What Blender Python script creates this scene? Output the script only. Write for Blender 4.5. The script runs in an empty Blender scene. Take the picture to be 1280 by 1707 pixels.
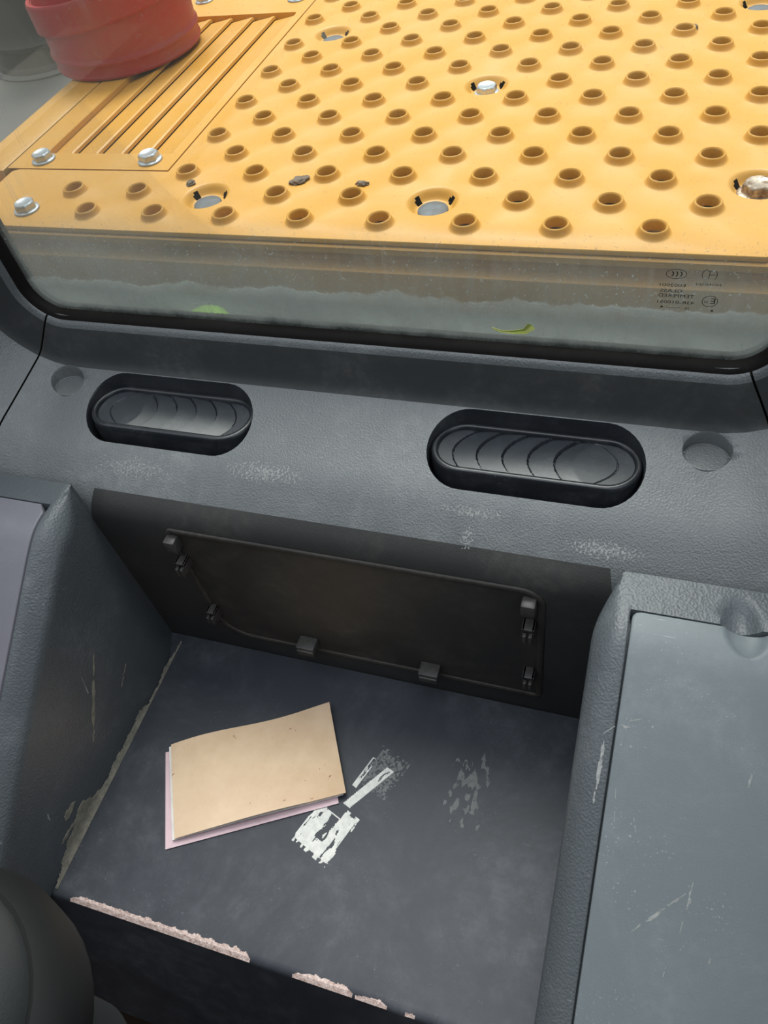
import bpy, bmesh, math, random
from mathutils import Vector, Matrix, noise
from mathutils.geometry import delaunay_2d_cdt

random.seed(7)
sc = bpy.context.scene
COL = sc.collection
ZO = 1.6          # eye height of the phone above the cab's lower floor datum; heights below are measured from it

# ------------------------------------------------------------------ camera
def setup_camera():
    yaw, pit, rol = -0.4653, 0.8794, -0.2221
    cy, sy = math.cos(yaw), math.sin(yaw)
    fwd = Vector((sy*math.cos(pit), cy*math.cos(pit), -math.sin(pit)))
    right = Vector((cy, -sy, 0)); up = right.cross(fwd)
    c, s = math.cos(rol), math.sin(rol)
    r = c*right + s*up; u = -s*right + c*up
    cam = bpy.data.cameras.new('camera'); ob = bpy.data.objects.new('camera', cam); COL.objects.link(ob)
    m = Matrix((r, u, -fwd)).transposed().to_4x4(); m.translation = Vector((0, 0, ZO))
    ob.matrix_world = m
    cam.sensor_fit = 'HORIZONTAL'; cam.sensor_width = 36; cam.lens = 36.0
    cam.clip_start = 0.02; cam.clip_end = 200
    sc.camera = ob
setup_camera()

# ------------------------------------------------------------------ light and exposure
SKY = 0.55
W = bpy.data.worlds.new('overcast_sky'); sc.world = W; W.use_nodes = True
nt = W.node_tree; nt.nodes.clear()
wo = nt.nodes.new('ShaderNodeOutputWorld'); bg = nt.nodes.new('ShaderNodeBackground')
tc = nt.nodes.new('ShaderNodeTexCoord'); sx = nt.nodes.new('ShaderNodeSeparateXYZ'); rp = nt.nodes.new('ShaderNodeValToRGB')
nt.links.new(tc.outputs['Generated'], sx.inputs[0]); nt.links.new(sx.outputs['Z'], rp.inputs[0])
e = rp.color_ramp.elements
e[0].position = 0.0; e[0].color = (0.16, 0.15, 0.13, 1)
e[1].position = 1.0; e[1].color = (2.3, 2.45, 2.6, 1)
x = e.new(0.02); x.color = (0.62, 0.68, 0.74, 1)
x = e.new(0.55); x.color = (0.95, 1.03, 1.12, 1)
nt.links.new(rp.outputs[0], bg.inputs['Color']); bg.inputs['Strength'].default_value = SKY
nt.links.new(bg.outputs[0], wo.inputs[0])

sun = bpy.data.lights.new('hazy_sun', 'SUN'); sun.energy = 2.9; sun.angle = math.radians(34); sun.color = (1.0, 0.97, 0.92)
so = bpy.data.objects.new('hazy_sun', sun); COL.objects.link(so)
so.rotation_euler = Vector((-0.12, 0.50, 1.0)).to_track_quat('Z', 'Y').to_euler()

sc.view_settings.view_transform = 'Standard'; sc.view_settings.look = 'None'
sc.view_settings.gamma = 1.0; sc.view_settings.use_curve_mapping = False
sc.view_settings.exposure = 0.65
sc.cycles.use_denoising = True
sc.cycles.max_bounces = 10; sc.cycles.transparent_max_bounces = 16

# ------------------------------------------------------------------ materials
class NT:
    def __init__(s, name):
        s.m = bpy.data.materials.new(name); s.m.use_nodes = True; s.t = s.m.node_tree
        s.t.nodes.clear(); s.o = s.n('ShaderNodeOutputMaterial')
        s.tc = s.n('ShaderNodeTexCoord').outputs['Object']
    def n(s, k, **kw):
        q = s.t.nodes.new(k)
        for a, b in kw.items():
            if hasattr(q, a): setattr(q, a, b)
            else: q.inputs[a].default_value = b
        return q
    def l(s, a, b): s.t.links.new(a, b)
    def val(s, x, i):
        if isinstance(x, (int, float)): i.default_value = x
        elif isinstance(x, tuple): i.default_value = x if len(x) == len(i.default_value) else (*x, 1)
        else: s.l(x, i)
    def math(s, op, a, b=0.0, c=None, clamp=False):
        q = s.n('ShaderNodeMath', operation=op); q.use_clamp = clamp
        s.val(a, q.inputs[0]); s.val(b, q.inputs[1])
        if c is not None: s.val(c, q.inputs[2])
        return q.outputs[0]
    def mapp(s, scale=(1, 1, 1), rot=(0, 0, 0), loc=(0, 0, 0)):
        q = s.n('ShaderNodeMapping'); s.l(s.tc, q.inputs[0])
        q.inputs['Scale'].default_value = scale; q.inputs['Rotation'].default_value = rot; q.inputs['Location'].default_value = loc
        return q.outputs[0]
    def noise(s, scale, detail=6, rough=0.6, vec=None, dist=0.0):
        q = s.n('ShaderNodeTexNoise'); s.l(vec or s.tc, q.inputs['Vector'])
        q.inputs['Scale'].default_value = scale; q.inputs['Detail'].default_value = detail
        q.inputs['Roughness'].default_value = rough; q.inputs['Distortion'].default_value = dist
        return q.outputs['Fac']
    def vor(s, scale, feature='F1', vec=None):
        q = s.n('ShaderNodeTexVoronoi'); q.feature = feature; s.l(vec or s.tc, q.inputs['Vector'])
        q.inputs['Scale'].default_value = scale
        return q.outputs['Distance']
    def ramp(s, x, a, b, lo=0.0, hi=1.0):
        q = s.n('ShaderNodeMapRange'); q.clamp = True
        s.val(x, q.inputs['Value'])
        q.inputs['From Min'].default_value = a; q.inputs['From Max'].default_value = b
        q.inputs['To Min'].default_value = lo; q.inputs['To Max'].default_value = hi
        return q.outputs[0]
    def mix(s, f, a, b):
        q = s.n('ShaderNodeMix'); q.data_type = 'RGBA'
        s.val(f, q.inputs[0]); s.val(a, q.inputs[6]); s.val(b, q.inputs[7])
        return q.outputs[2]
    def bump(s, h, strength, dist, nrm=None):
        q = s.n('ShaderNodeBump'); q.inputs['Strength'].default_value = strength; q.inputs['Distance'].default_value = dist
        s.l(h, q.inputs['Height'])
        if nrm: s.l(nrm, q.inputs['Normal'])
        return q.outputs[0]
    def bsdf(s, col, rough=0.5, metal=0.0, nrm=None, spec=0.5, **kw):
        q = s.n('ShaderNodeBsdfPrincipled')
        s.val(col, q.inputs['Base Color']); s.val(rough, q.inputs['Roughness']); s.val(metal, q.inputs['Metallic'])
        q.inputs['Specular IOR Level'].default_value = spec
        if nrm: s.l(nrm, q.inputs['Normal'])
        for a, b in kw.items(): s.val(b, q.inputs[a])
        s.l(q.outputs[0], s.o.inputs[0])
        return q

def plastic(name, base, dust, dust_amt=0.35, lo=0.5, hi=0.72, grain=0.35, gscale=650, rough=0.5, specks=0.5, scratch=0.4, dscale=7, spec=0.5, seed=0.0, srot=0.6):
    n = NT(name)
    v = n.mapp(loc=(seed, seed*1.7, seed*0.3))
    d1 = n.ramp(n.noise(dscale, 9, 0.68, v, 0.6), lo, hi)
    d2 = n.ramp(n.noise(dscale*9, 6, 0.7, v), 0.42, 0.7)
    dd = n.math('MULTIPLY', n.math('MULTIPLY', d1, n.math('MULTIPLY_ADD', d2, 0.75, 0.25)), dust_amt)
    # fine dust flecks gathered where the surface is dusty
    fl = n.ramp(n.noise(420, 2, 0.5, v), 0.67, 0.72)
    fm = n.ramp(n.noise(14, 5, 0.6, v), 0.5, 0.68)
    ff = n.math('MULTIPLY', n.math('MULTIPLY', fl, fm), specks)
    # scratches: long thin streaks
    sv = n.mapp(scale=(6, 130, 60), rot=(0.3, 0.2, srot), loc=(seed, 0, 0))
    s1 = n.ramp(n.noise(3.0, 3, 0.55, sv), 0.71, 0.76)
    s2 = n.ramp(n.noise(9, 4, 0.6, v), 0.56, 0.66)
    ss = n.math('MULTIPLY', n.math('MULTIPLY', s1, s2), scratch)
    f = n.math('ADD', n.math('ADD', dd, ff), ss, clamp=True)
    col = n.mix(f, base, dust)
    rg = n.math('ADD', n.math('MULTIPLY', f, 0.35), rough, clamp=True)
    g = n.vor(gscale, 'SMOOTH_F1')
    nr = n.bump(g, grain, 0.0009)
    n.bsdf(col, rg, 0.0, nr, spec)
    return n.m

M = {}
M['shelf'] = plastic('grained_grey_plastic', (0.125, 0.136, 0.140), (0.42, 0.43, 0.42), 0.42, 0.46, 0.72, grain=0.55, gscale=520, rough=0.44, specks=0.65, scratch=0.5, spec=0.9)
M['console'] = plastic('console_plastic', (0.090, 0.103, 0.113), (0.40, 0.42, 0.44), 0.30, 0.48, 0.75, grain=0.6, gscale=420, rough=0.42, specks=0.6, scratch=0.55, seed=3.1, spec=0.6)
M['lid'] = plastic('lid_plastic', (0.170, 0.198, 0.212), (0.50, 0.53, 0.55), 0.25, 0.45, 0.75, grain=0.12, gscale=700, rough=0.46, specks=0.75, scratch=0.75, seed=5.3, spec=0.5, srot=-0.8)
M['lid_left'] = plastic('left_lid_plastic', (0.19, 0.185, 0.215), (0.40, 0.40, 0.43), 0.2, 0.45, 0.75, grain=0.1, gscale=700, rough=0.42, specks=0.2, scratch=0.3, seed=9.3, spec=0.5)  # lavender tint puts a reflection into the lid's base colour
M['tray'] = plastic('tray_plastic', (0.038, 0.043, 0.054), (0.30, 0.32, 0.35), 0.42, 0.42, 0.75, grain=0.04, gscale=900, rough=0.50, specks=0.45, scratch=0.45, dscale=4.5, seed=1.3, spec=0.32)
M['vent'] = plastic('vent_plastic', (0.018, 0.020, 0.024), (0.25, 0.26, 0.28), 0.20, 0.5, 0.75, grain=0.05, gscale=900, rough=0.30, specks=0.5, scratch=0.2, dscale=18, seed=2.2, spec=0.7)
M['louvre'] = plastic('louvre_plastic', (0.035, 0.041, 0.050), (0.25, 0.27, 0.30), 0.25, 0.45, 0.7, grain=0.05, gscale=900, rough=0.30, specks=0.5, scratch=0.2, dscale=18, seed=2.9, spec=0.8)
M['well'] = plastic('shaded_grimy_plastic', (0.046, 0.046, 0.045), (0.16, 0.15, 0.13), 0.5, 0.45, 0.75, grain=0.2, gscale=520, rough=0.5, specks=0.35, scratch=0.4, dscale=8, seed=12.2)  # darker copy of the trim plastic; the well's shade is in this colour
M['sill_shade'] = plastic('shaded_sill_plastic', (0.050, 0.053, 0.053), (0.22, 0.22, 0.21), 0.35, 0.45, 0.75, grain=0.15, gscale=520, rough=0.5, specks=0.2, scratch=0.2, dscale=12, seed=14.2, spec=0.35)  # same moulding as the shelf, darkened to paint the cove's shade
M['panel'] = plastic('access_panel_plastic', (0.036, 0.034, 0.031), (0.17, 0.155, 0.13), 0.6, 0.42, 0.72, grain=0.08, gscale=900, rough=0.5, specks=0.2, scratch=0.5, dscale=9, seed=7.2)
M['bead'] = plastic('dusty_bead_plastic', (0.040, 0.037, 0.033), (0.16, 0.14, 0.12), 0.5, 0.35, 0.65, grain=0.1, rough=0.6, dscale=20, seed=4)
M['clip'] = plastic('clip_plastic', (0.05, 0.048, 0.045), (0.2, 0.19, 0.17), 0.5, 0.4, 0.7, grain=0.0, rough=0.4, dscale=30, seed=4.4)
M['seal'] = plastic('black_rubber', (0.010, 0.008, 0.007), (0.12, 0.11, 0.10), 0.12, 0.5, 0.8, grain=0.1, rough=0.6, specks=0.1, scratch=0.1, dscale=25, spec=0.15)
M['seat'] = plastic('seat_vinyl', (0.080, 0.088, 0.087), (0.12, 0.12, 0.12), 0.1, grain=0.2, gscale=500, rough=0.6, specks=0, scratch=0)
M['seat_dark'] = plastic('seat_piping', (0.012, 0.013, 0.013), (0.05, 0.05, 0.05), 0.1, grain=0.1, rough=0.6, specks=0, scratch=0)

def paint(name, base, dirt, amt=0.35, rough=0.42, scale=6, fine=1.0):
    n = NT(name)
    a = n.ramp(n.noise(scale, 8, 0.65), 0.45, 0.75)
    b = n.ramp(n.noise(60, 5, 0.7), 0.60, 0.72)
    f = n.math('MULTIPLY', n.math('MULTIPLY_ADD', b, 0.5*fine, a, clamp=True), amt)
    c0 = n.mix(n.noise(2.5, 3, 0.5), tuple(x*0.94 for x in base), tuple(min(1, x*1.05) for x in base))
    sp = n.ramp(n.noise(170, 2, 0.5), 0.76, 0.79)
    spm = n.ramp(n.noise(11, 4, 0.6), 0.5, 0.62)
    c1 = n.mix(f, c0, dirt)
    c2 = n.mix(n.math('MULTIPLY', sp, n.math('MULTIPLY', spm, 0.6*fine)), c1, (0.14, 0.08, 0.04))
    n.bsdf(c2, n.math('MULTIPLY_ADD', f, 0.4, rough, clamp=True), 0.0, n.bump(n.noise(140, 3, 0.5), 0.05, 0.0006))
    return n.m
M['yellow'] = paint('yellow_paint', (0.66, 0.33, 0.050), (0.60, 0.40, 0.19), 0.35)
M['yellow_beam'] = paint('dusty_yellow_paint', (0.55, 0.27, 0.05), (0.34, 0.26, 0.15), 0.6, 0.6, 9)
M['grey_sill'] = paint('grey_dusty_metal', (0.22, 0.25, 0.235), (0.34, 0.35, 0.32), 0.6, 0.6, 7)
M['under'] = paint('dark_grimy_metal', (0.045, 0.038, 0.030), (0.16, 0.13, 0.09), 0.8, 0.8, 20)
M['red'] = paint('red_paint', (0.36, 0.020, 0.026), (0.30, 0.13, 0.07), 0.55, 0.35, 9)
M['bgpanel'] = paint('weathered_grey_panel', (0.125, 0.12, 0.115), (0.18, 0.17, 0.16), 0.6, 0.6, 5)
M['bgdark'] = paint('dark_grey_metal', (0.045, 0.040, 0.036), (0.10, 0.085, 0.07), 0.6, 0.6, 5)
M['ground'] = paint('earth', (0.16, 0.14, 0.11), (0.24, 0.22, 0.17), 0.7, 0.95, 1.5)
M['floor'] = paint('brown_floor_mat', (0.045, 0.028, 0.020), (0.09, 0.06, 0.04), 0.6, 0.8, 8)
M['headliner'] = paint('roof_lining', (0.16, 0.16, 0.16), (0.2, 0.2, 0.2), 0.3, 0.8, 5)

def metal(name, col, rough, rust=0.0):
    n = NT(name)
    f = n.math('MULTIPLY', n.ramp(n.noise(90, 6, 0.7), 0.42, 0.62), rust)
    c = n.mix(f, col, (0.16, 0.085, 0.04))
    n.bsdf(c, n.math('MULTIPLY_ADD', f, 0.4, rough, clamp=True), n.ramp(f, 0, 1, 0.85, 0.1), n.bump(n.noise(300, 4, 0.6), 0.25, 0.0008))
    return n.m
M['zinc'] = metal('zinc_plated_steel', (0.62, 0.65, 0.68), 0.36, 0.15)
M['rusty'] = metal('rusty_steel', (0.5, 0.42, 0.34), 0.45, 0.95)
M['plug'] = metal('dull_grey_steel', (0.17, 0.185, 0.20), 0.65, 0.2)

def simple(name, c, rough=0.7, c2=None, scale=40, lo=0.4, hi=0.7, bump=0.1, spec=0.4):
    n = NT(name)
    col = n.mix(n.ramp(n.noise(scale, 6, 0.65), lo, hi), c, c2 or tuple(x*0.8 for x in c))
    n.bsdf(col, rough, 0, n.bump(n.noise(scale*6, 4, 0.6), bump, 0.0005), spec)
    return n.m
M['pink'] = simple('pink_paper', (0.78, 0.58, 0.62), c2=(0.70, 0.52, 0.55))
M['white_paper'] = simple('white_paper', (0.85, 0.82, 0.78))
M['residue'] = simple('torn_label_paper', (0.78, 0.78, 0.74), c2=(0.6, 0.6, 0.57), scale=120, bump=0.5)
M['haze'] = simple('scuffed_glue', (0.19, 0.195, 0.195), c2=(0.12, 0.125, 0.13), scale=150)
M['chip'] = simple('chipped_pinkish_foam', (0.74, 0.60, 0.56), c2=(0.36, 0.23, 0.19), scale=260, bump=0.8)
M['mud'] = simple('dried_mud', (0.33, 0.31, 0.25), c2=(0.17, 0.165, 0.14), scale=90, bump=0.5)
M['chalk'] = simple('white_scuff', (0.36, 0.37, 0.36), c2=(0.20, 0.21, 0.21), scale=200)
M['leafy'] = simple('yellow_green_leaf', (0.52, 0.62, 0.12), c2=(0.70, 0.68, 0.25), scale=60)
M['green'] = simple('fresh_green_leaf', (0.36, 0.70, 0.08), c2=(0.46, 0.78, 0.14), scale=40)
M['clod'] = simple('grey_brown_clod', (0.20, 0.15, 0.11), c2=(0.10, 0.07, 0.05), scale=120, bump=0.8)
M['ink'] = simple('dark_printed_mark', (0.012, 0.014, 0.012))
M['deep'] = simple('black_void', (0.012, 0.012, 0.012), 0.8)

def cover_mat():
    n = NT('kraft_cover_card')
    a = n.ramp(n.noise(13, 8, 0.65), 0.35, 0.7)
    c = n.mix(a, (0.80, 0.60, 0.41), (0.66, 0.46, 0.29))
    c = n.mix(n.math('MULTIPLY', n.ramp(n.noise(5, 4, 0.5), 0.45, 0.7), 0.5), c, (0.86, 0.66, 0.50))
    sp = n.ramp(n.noise(190, 3, 0.6), 0.66, 0.70); m = n.ramp(n.noise(17, 4, 0.6), 0.56, 0.62)
    c = n.mix(n.math('MULTIPLY', sp, m), c, (0.25, 0.05, 0.03))
    n.bsdf(c, 0.75, 0, n.bump(n.noise(220, 5, 0.6), 0.12, 0.0006), 0.25)
    return n.m
M['cover'] = cover_mat()

def glass_mat():
    """clear pane with a film of dust that is thickest along the bottom, water line, rain streaks and specks"""
    n = NT('dusty_tempered_glass')
    sep = n.n('ShaderNodeSeparateXYZ'); n.l(n.tc, sep.inputs[0]); X, Y, Z = sep.outputs
    # water line height varies along the pane, drawn by noise
    v1 = n.mapp(scale=(1, 0, 0))
    wl = n.math('MULTIPLY_ADD', n.math('SUBTRACT', n.noise(9, 6, 0.65, v1), 0.5), 0.055, -0.508+ZO)
    wl = n.math('MULTIPLY_ADD', X, 0.012, wl)
    below = n.ramp(n.math('SUBTRACT', wl, Z), -0.001, 0.002)
    line = n.math('SUBTRACT', 1.0, n.ramp(n.math('ABSOLUTE', n.math('SUBTRACT', wl, Z)), 0.0008, 0.0024), clamp=True)
    line = n.math('MULTIPLY', line, n.ramp(n.noise(26, 5, 0.6), 0.35, 0.6))
    low = n.ramp(Z, -0.415+ZO, -0.475+ZO, 0.0, 1.0)
    vert = n.mapp(scale=(120, 1, 7))
    st = n.ramp(n.noise(1.2, 5, 0.65, vert), 0.45, 0.75)
    diag = n.mapp(scale=(90, 1, 6), rot=(0, 0.28, 0))
    st2 = n.ramp(n.noise(1.3, 4, 0.6, diag), 0.62, 0.75)
    cl = n.ramp(n.noise(7, 6, 0.6), 0.35, 0.7)
    spk = n.ramp(n.noise(330, 2, 0.5), 0.67, 0.71)
    left = n.ramp(X, -0.38, -0.74)
    d = n.math('MULTIPLY', low, n.math('MULTIPLY_ADD', cl, 0.18, 0.14))
    d = n.math('ADD', d, n.math('MULTIPLY', below, n.math('MULTIPLY_ADD', cl, 0.22, 0.20)))
    d = n.math('ADD', d, n.math('MULTIPLY', n.math('MULTIPLY', st, low), 0.10))
    d = n.math('ADD', d, n.math('MULTIPLY', line, 0.45))
    d = n.math('ADD', d, n.math('MULTIPLY', n.math('MULTIPLY', spk, n.math('MULTIPLY_ADD', low, 0.8, 0.2)), 0.6))
    d = n.math('ADD', d, n.math('MULTIPLY', left, n.math('MULTIPLY_ADD', st2, 0.30, 0.08)))
    d = n.math('ADD', d, 0.02, clamp=True)
    # darker blue-green band close to the rubber
    mo = n.ramp(n.math('ADD', Z, n.math('MULTIPLY', n.noise(22, 6, 0.7), 0.03)), -0.538+ZO, -0.548+ZO)
    dc = n.mix(n.math('MULTIPLY', mo, 0.8), (0.36, 0.395, 0.38), (0.035, 0.05, 0.048))
    d = n.math('MAXIMUM', d, n.math('MULTIPLY', mo, 0.55))
    tr = n.n('ShaderNodeBsdfTransparent'); tr.inputs[0].default_value = (0.86, 0.885, 0.87, 1)
    gl = n.n('ShaderNodeBsdfGlossy'); gl.inputs['Roughness'].default_value = 0.02
    fr = n.n('ShaderNodeFresnel'); fr.inputs[0].default_value = 1.45
    m1 = n.n('ShaderNodeMixShader'); n.l(n.math('MULTIPLY', fr.outputs[0], 0.3), m1.inputs[0]); n.l(tr.outputs[0], m1.inputs[1]); n.l(gl.outputs[0], m1.inputs[2])
    df = n.n('ShaderNodeBsdfDiffuse'); n.l(dc, df.inputs[0])
    tl = n.n('ShaderNodeBsdfTranslucent'); n.l(dc, tl.inputs[0])
    m2 = n.n('ShaderNodeMixShader'); m2.inputs[0].default_value = 0.55; n.l(df.outputs[0], m2.inputs[1]); n.l(tl.outputs[0], m2.inputs[2])
    m3 = n.n('ShaderNodeMixShader'); n.l(d, m3.inputs[0]); n.l(m1.outputs[0], m3.inputs[1]); n.l(m2.outputs[0], m3.inputs[2])
    n.l(m3.outputs[0], n.o.inputs[0])
    return n.m
M['glass'] = glass_mat()

# ------------------------------------------------------------------ object helpers
def empty(name, loc, label=None, cat=None, group=None, kind=None, parent=None):
    o = bpy.data.objects.new(name, None); COL.objects.link(o)
    o.empty_display_size = 0.05; o.location = (loc[0], loc[1], loc[2]+ZO)
    tag(o, label, cat, group, kind); return o
def tag(o, label=None, cat=None, group=None, kind=None):
    if label: o['label'] = label
    if cat: o['category'] = cat
    if group: o['group'] = group
    if kind: o['kind'] = kind
    return o
def mk(name, V, F, mat, parent=None, origin=None, smooth=True, angle=35, wz=True, label=None):
    """mesh from coordinates in place; origin = where the object's own origin sits (parts sit in their parent's frame)"""
    zo = ZO if wz else 0.0
    if parent is not None:
        ro = Vector(parent.location)
        p = parent.parent
        while p is not None: ro += Vector(p.location); p = p.parent
    org = Vector((origin[0], origin[1], origin[2]+zo)) if origin is not None else (ro if parent is not None else Vector((0, 0, 0)))
    me = bpy.data.meshes.new(name)
    me.from_pydata([(v[0]-org[0], v[1]-org[1], v[2]+zo-org[2]) for v in V], [], F)
    me.materials.append(mat)
    bm = bmesh.new(); bm.from_mesh(me)
    bmesh.ops.delete(bm, geom=[v for v in bm.verts if not v.link_faces], context='VERTS')
    bmesh.ops.remove_doubles(bm, verts=bm.verts, dist=1e-6)
    bmesh.ops.recalc_face_normals(bm, faces=bm.faces)
    bm.to_mesh(me); bm.free()
    if smooth:
        me.shade_smooth(); me.set_sharp_from_angle(angle=math.radians(angle))
    o = bpy.data.objects.new(name, me); COL.objects.link(o)
    if parent is not None:
        o.parent = parent; o.location = org-ro
    else: o.location = org
    if label: o['label'] = label
    return o
class MB:
    def __init__(s): s.V = []; s.F = []
    def add(s, V, F):
        k = len(s.V); s.V += [tuple(v) for v in V]; s.F += [tuple(i+k for i in f) for f in F]; return s
    def box(s, a, b, bev=0.0):
        bm = bmesh.new(); bmesh.ops.create_cube(bm, size=1)
        for v in bm.verts: v.co = Vector([(a[i]+b[i])/2 + v.co[i]*(b[i]-a[i]) for i in range(3)])
        if bev: bmesh.ops.bevel(bm, geom=bm.edges[:], offset=bev, segments=2, affect='EDGES', profile=0.5)
        bm.verts.index_update()
        s.add([v.co for v in bm.verts], [[v.index for v in f.verts] for f in bm.faces]); bm.free(); return s
    def grid(s, P):
        """P[i][j] points"""
        n, m = len(P), len(P[0])
        s.add([p for r in P for p in r], [(i*m+j, i*m+j+1, (i+1)*m+j+1, (i+1)*m+j) for i in range(n-1) for j in range(m-1)]); return s
    def lathe(s, prof, c, n=32, cap0=False, cap1=False, sx=1, sy=1):
        P = [[(c[0]+r*sx*math.cos(2*math.pi*k/n), c[1]+r*sy*math.sin(2*math.pi*k/n), c[2]+z) for k in range(n)] for r, z in prof]
        k0 = len(s.V); m = len(prof)
        F = [(i*n+j, i*n+(j+1) % n, (i+1)*n+(j+1) % n, (i+1)*n+j) for i in range(m-1) for j in range(n)]
        if cap0: F.append(tuple(range(n)))
        if cap1: F.append(tuple((m-1)*n+j for j in range(n)))
        s.add([p for r in P for p in r], F); return s
    def loops(s, L, cap0=False, cap1=False):
        n = len(L[0]); m = len(L)
        F = [(i*n+j, i*n+(j+1) % n, (i+1)*n+(j+1) % n, (i+1)*n+j) for i in range(m-1) for j in range(n)]
        if cap0: F.append(tuple(range(n)))
        if cap1: F.append(tuple((m-1)*n+j for j in range(n)))
        s.add([p for r in L for p in r], F); return s
    def mk(s, name, mat, parent=None, **k): return mk(name, s.V, s.F, mat, parent, **k)

def inside(p, poly):
    x, y = p; c = False; n = len(poly); j = n-1
    for i in range(n):
        xi, yi = poly[i]; xj, yj = poly[j]
        if (yi > y) != (yj > y) and x < (xj-xi)*(y-yi)/(yj-yi)+xi: c = not c
        j = i
    return c
def cdt(outline, holes, extra_pts=(), segs=()):
    V = []; E = []
    def loop(L):
        k = len(V); V.extend(Vector(p) for p in L); n = len(L)
        E.extend((k+i, k+(i+1) % n) for i in range(n))
    loop(outline)
    for h in holes: loop(h)
    for a, b in segs:
        k = len(V); V.append(Vector(a)); V.append(Vector(b)); E.append((k, k+1))
    V.extend(Vector(p) for p in extra_pts)
    ov, oe, of, *_ = delaunay_2d_cdt(V, E, [], 0, 1e-7)
    bb = [(min(p[0] for p in h), max(p[0] for p in h), min(p[1] for p in h), max(p[1] for p in h)) for h in holes]
    F = []
    for f in of:
        cx = sum(ov[i][0] for i in f)/len(f); cy = sum(ov[i][1] for i in f)/len(f)
        if not inside((cx, cy), outline): continue
        if any(b[0] <= cx <= b[1] and b[2] <= cy <= b[3] and inside((cx, cy), h) for h, b in zip(holes, bb)): continue
        F.append(tuple(f))
    return ov, F
def circle(c, r, n=32, ph=0.0): return [(c[0]+r*math.cos(2*math.pi*k/n+ph), c[1]+r*math.sin(2*math.pi*k/n+ph)) for k in range(n)]
def stadium(cx, cy, hl, hd, n=16):
    P = []
    for k in range(n+1): a = -math.pi/2+math.pi*k/n; P.append((cx+hl-hd+hd*math.cos(a), cy+hd*math.sin(a)))
    for k in range(n+1): a = math.pi/2+math.pi*k/n; P.append((cx-hl+hd+hd*math.cos(a), cy+hd*math.sin(a)))
    return P
def rrect(x0, x1, y0, y1, rs, n=8):
    """rounded rectangle, radii for corners (x1,y0) (x1,y1) (x0,y1) (x0,y0)"""
    P = []
    for (cx, cy, a0, r) in ((x1, y0, -90, rs[0]), (x1, y1, 0, rs[1]), (x0, y1, 90, rs[2]), (x0, y0, 180, rs[3])):
        ox = cx-r if cx == x1 else cx+r; oy = cy-r if cy == y1 else cy+r
        for k in range(n+1):
            a = math.radians(a0+90*k/n); P.append((ox+r*math.cos(a), oy+r*math.sin(a)))
    return P
def fleck(name, mat, parent, place, w, h, fn, res, thick, label=None):
    """thin raised patch: cells of a fine grid kept where fn(u,v) > 0; place(u,v,t) -> point"""
    nu, nv = int(w/res), int(h/res); idx = {}; V = []; F = []
    def vid(i, j):
        if (i, j) not in idx:
            u, v = i*res, j*res; idx[i, j] = len(V)
            jt = 0.35*res
            V.append(place(u+jt*noise.noise((u*900, v*900, 1)), v+jt*noise.noise((u*900, v*900, 5)), thick*(0.6+0.8*abs(noise.noise((u*400, v*400, 9))))))
        return idx[i, j]
    keep = {(i, j) for i in range(nu) for j in range(nv) if fn((i+.5)*res, (j+.5)*res) > 0}
    for i, j in keep: F.append((vid(i, j), vid(i+1, j), vid(i+1, j+1), vid(i, j+1)))
    base = {}
    def bid(k):
        if k not in base: base[k] = len(V); V.append(place(k[0]*res, k[1]*res, -0.0003))
        return base[k]
    for i, j in keep:
        for (a, b, q) in (((i, j), (i+1, j), (i, j-1)), ((i+1, j), (i+1, j+1), (i+1, j)), ((i+1, j+1), (i, j+1), (i, j+1)), ((i, j+1), (i, j), (i-1, j))):
            if q not in keep: F.append((idx[a], idx[b], bid(b), bid(a)))
    return mk(name, V, F, mat, parent, smooth=False, label=label)
fb = lambda x, y, z, s=1.0: noise.fractal((x*s, y*s, z), 1.0, 2.0, 5)

# ================================================================== SETTING
PZ = -0.499       # top of the perforated deck
mb = MB().box((-6, -6, -2.6), (6, 9, -2.5)); tag(mb.mk('ground', M['ground']), kind='structure')
mb = MB().box((-1.0, -1.6, -1.50), (0.36, 0.60, -1.46)); tag(mb.mk('floor', M['floor'], smooth=False), kind='structure')
# cab shell: low side walls, front halves closed up to block light, posts, roof
for nm, x0, x1 in (('wall_left', -1.02, -0.97), ('wall_right', 0.34, 0.39)):
    mb = MB().box((x0, -1.6, -1.46), (x1, 0.72, -0.50), 0.01).box((x0, -1.6, -0.50), (x1, -0.36, 0.34), 0.01).box((x0, 0.64, -0.50), (x1, 0.72, 0.34), 0.01)
    tag(mb.mk(nm, M['console']), kind='structure')
mb = MB().box((-1.02, -1.65, -1.46), (0.39, -1.60, 0.34), 0.01); tag(mb.mk('front_light_block', M['console']), kind='structure')  # unseen closed front, added to keep light off the well's back wall
# roof; its large open hatch is unseen, added to let light in
mb = MB().box((-1.02, -1.65, 0.34), (0.39, -0.32, 0.39), 0.01).box((-1.02, 0.66, 0.34), (0.39, 0.71, 0.37), 0.01)
mb.box((-1.02, -0.32, 0.34), (-0.93, 0.66, 0.39), 0.01).box((0.31, -0.32, 0.34), (0.39, 0.66, 0.39), 0.01)
tag(mb.mk('ceiling', M['headliner']), kind='structure')

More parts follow.
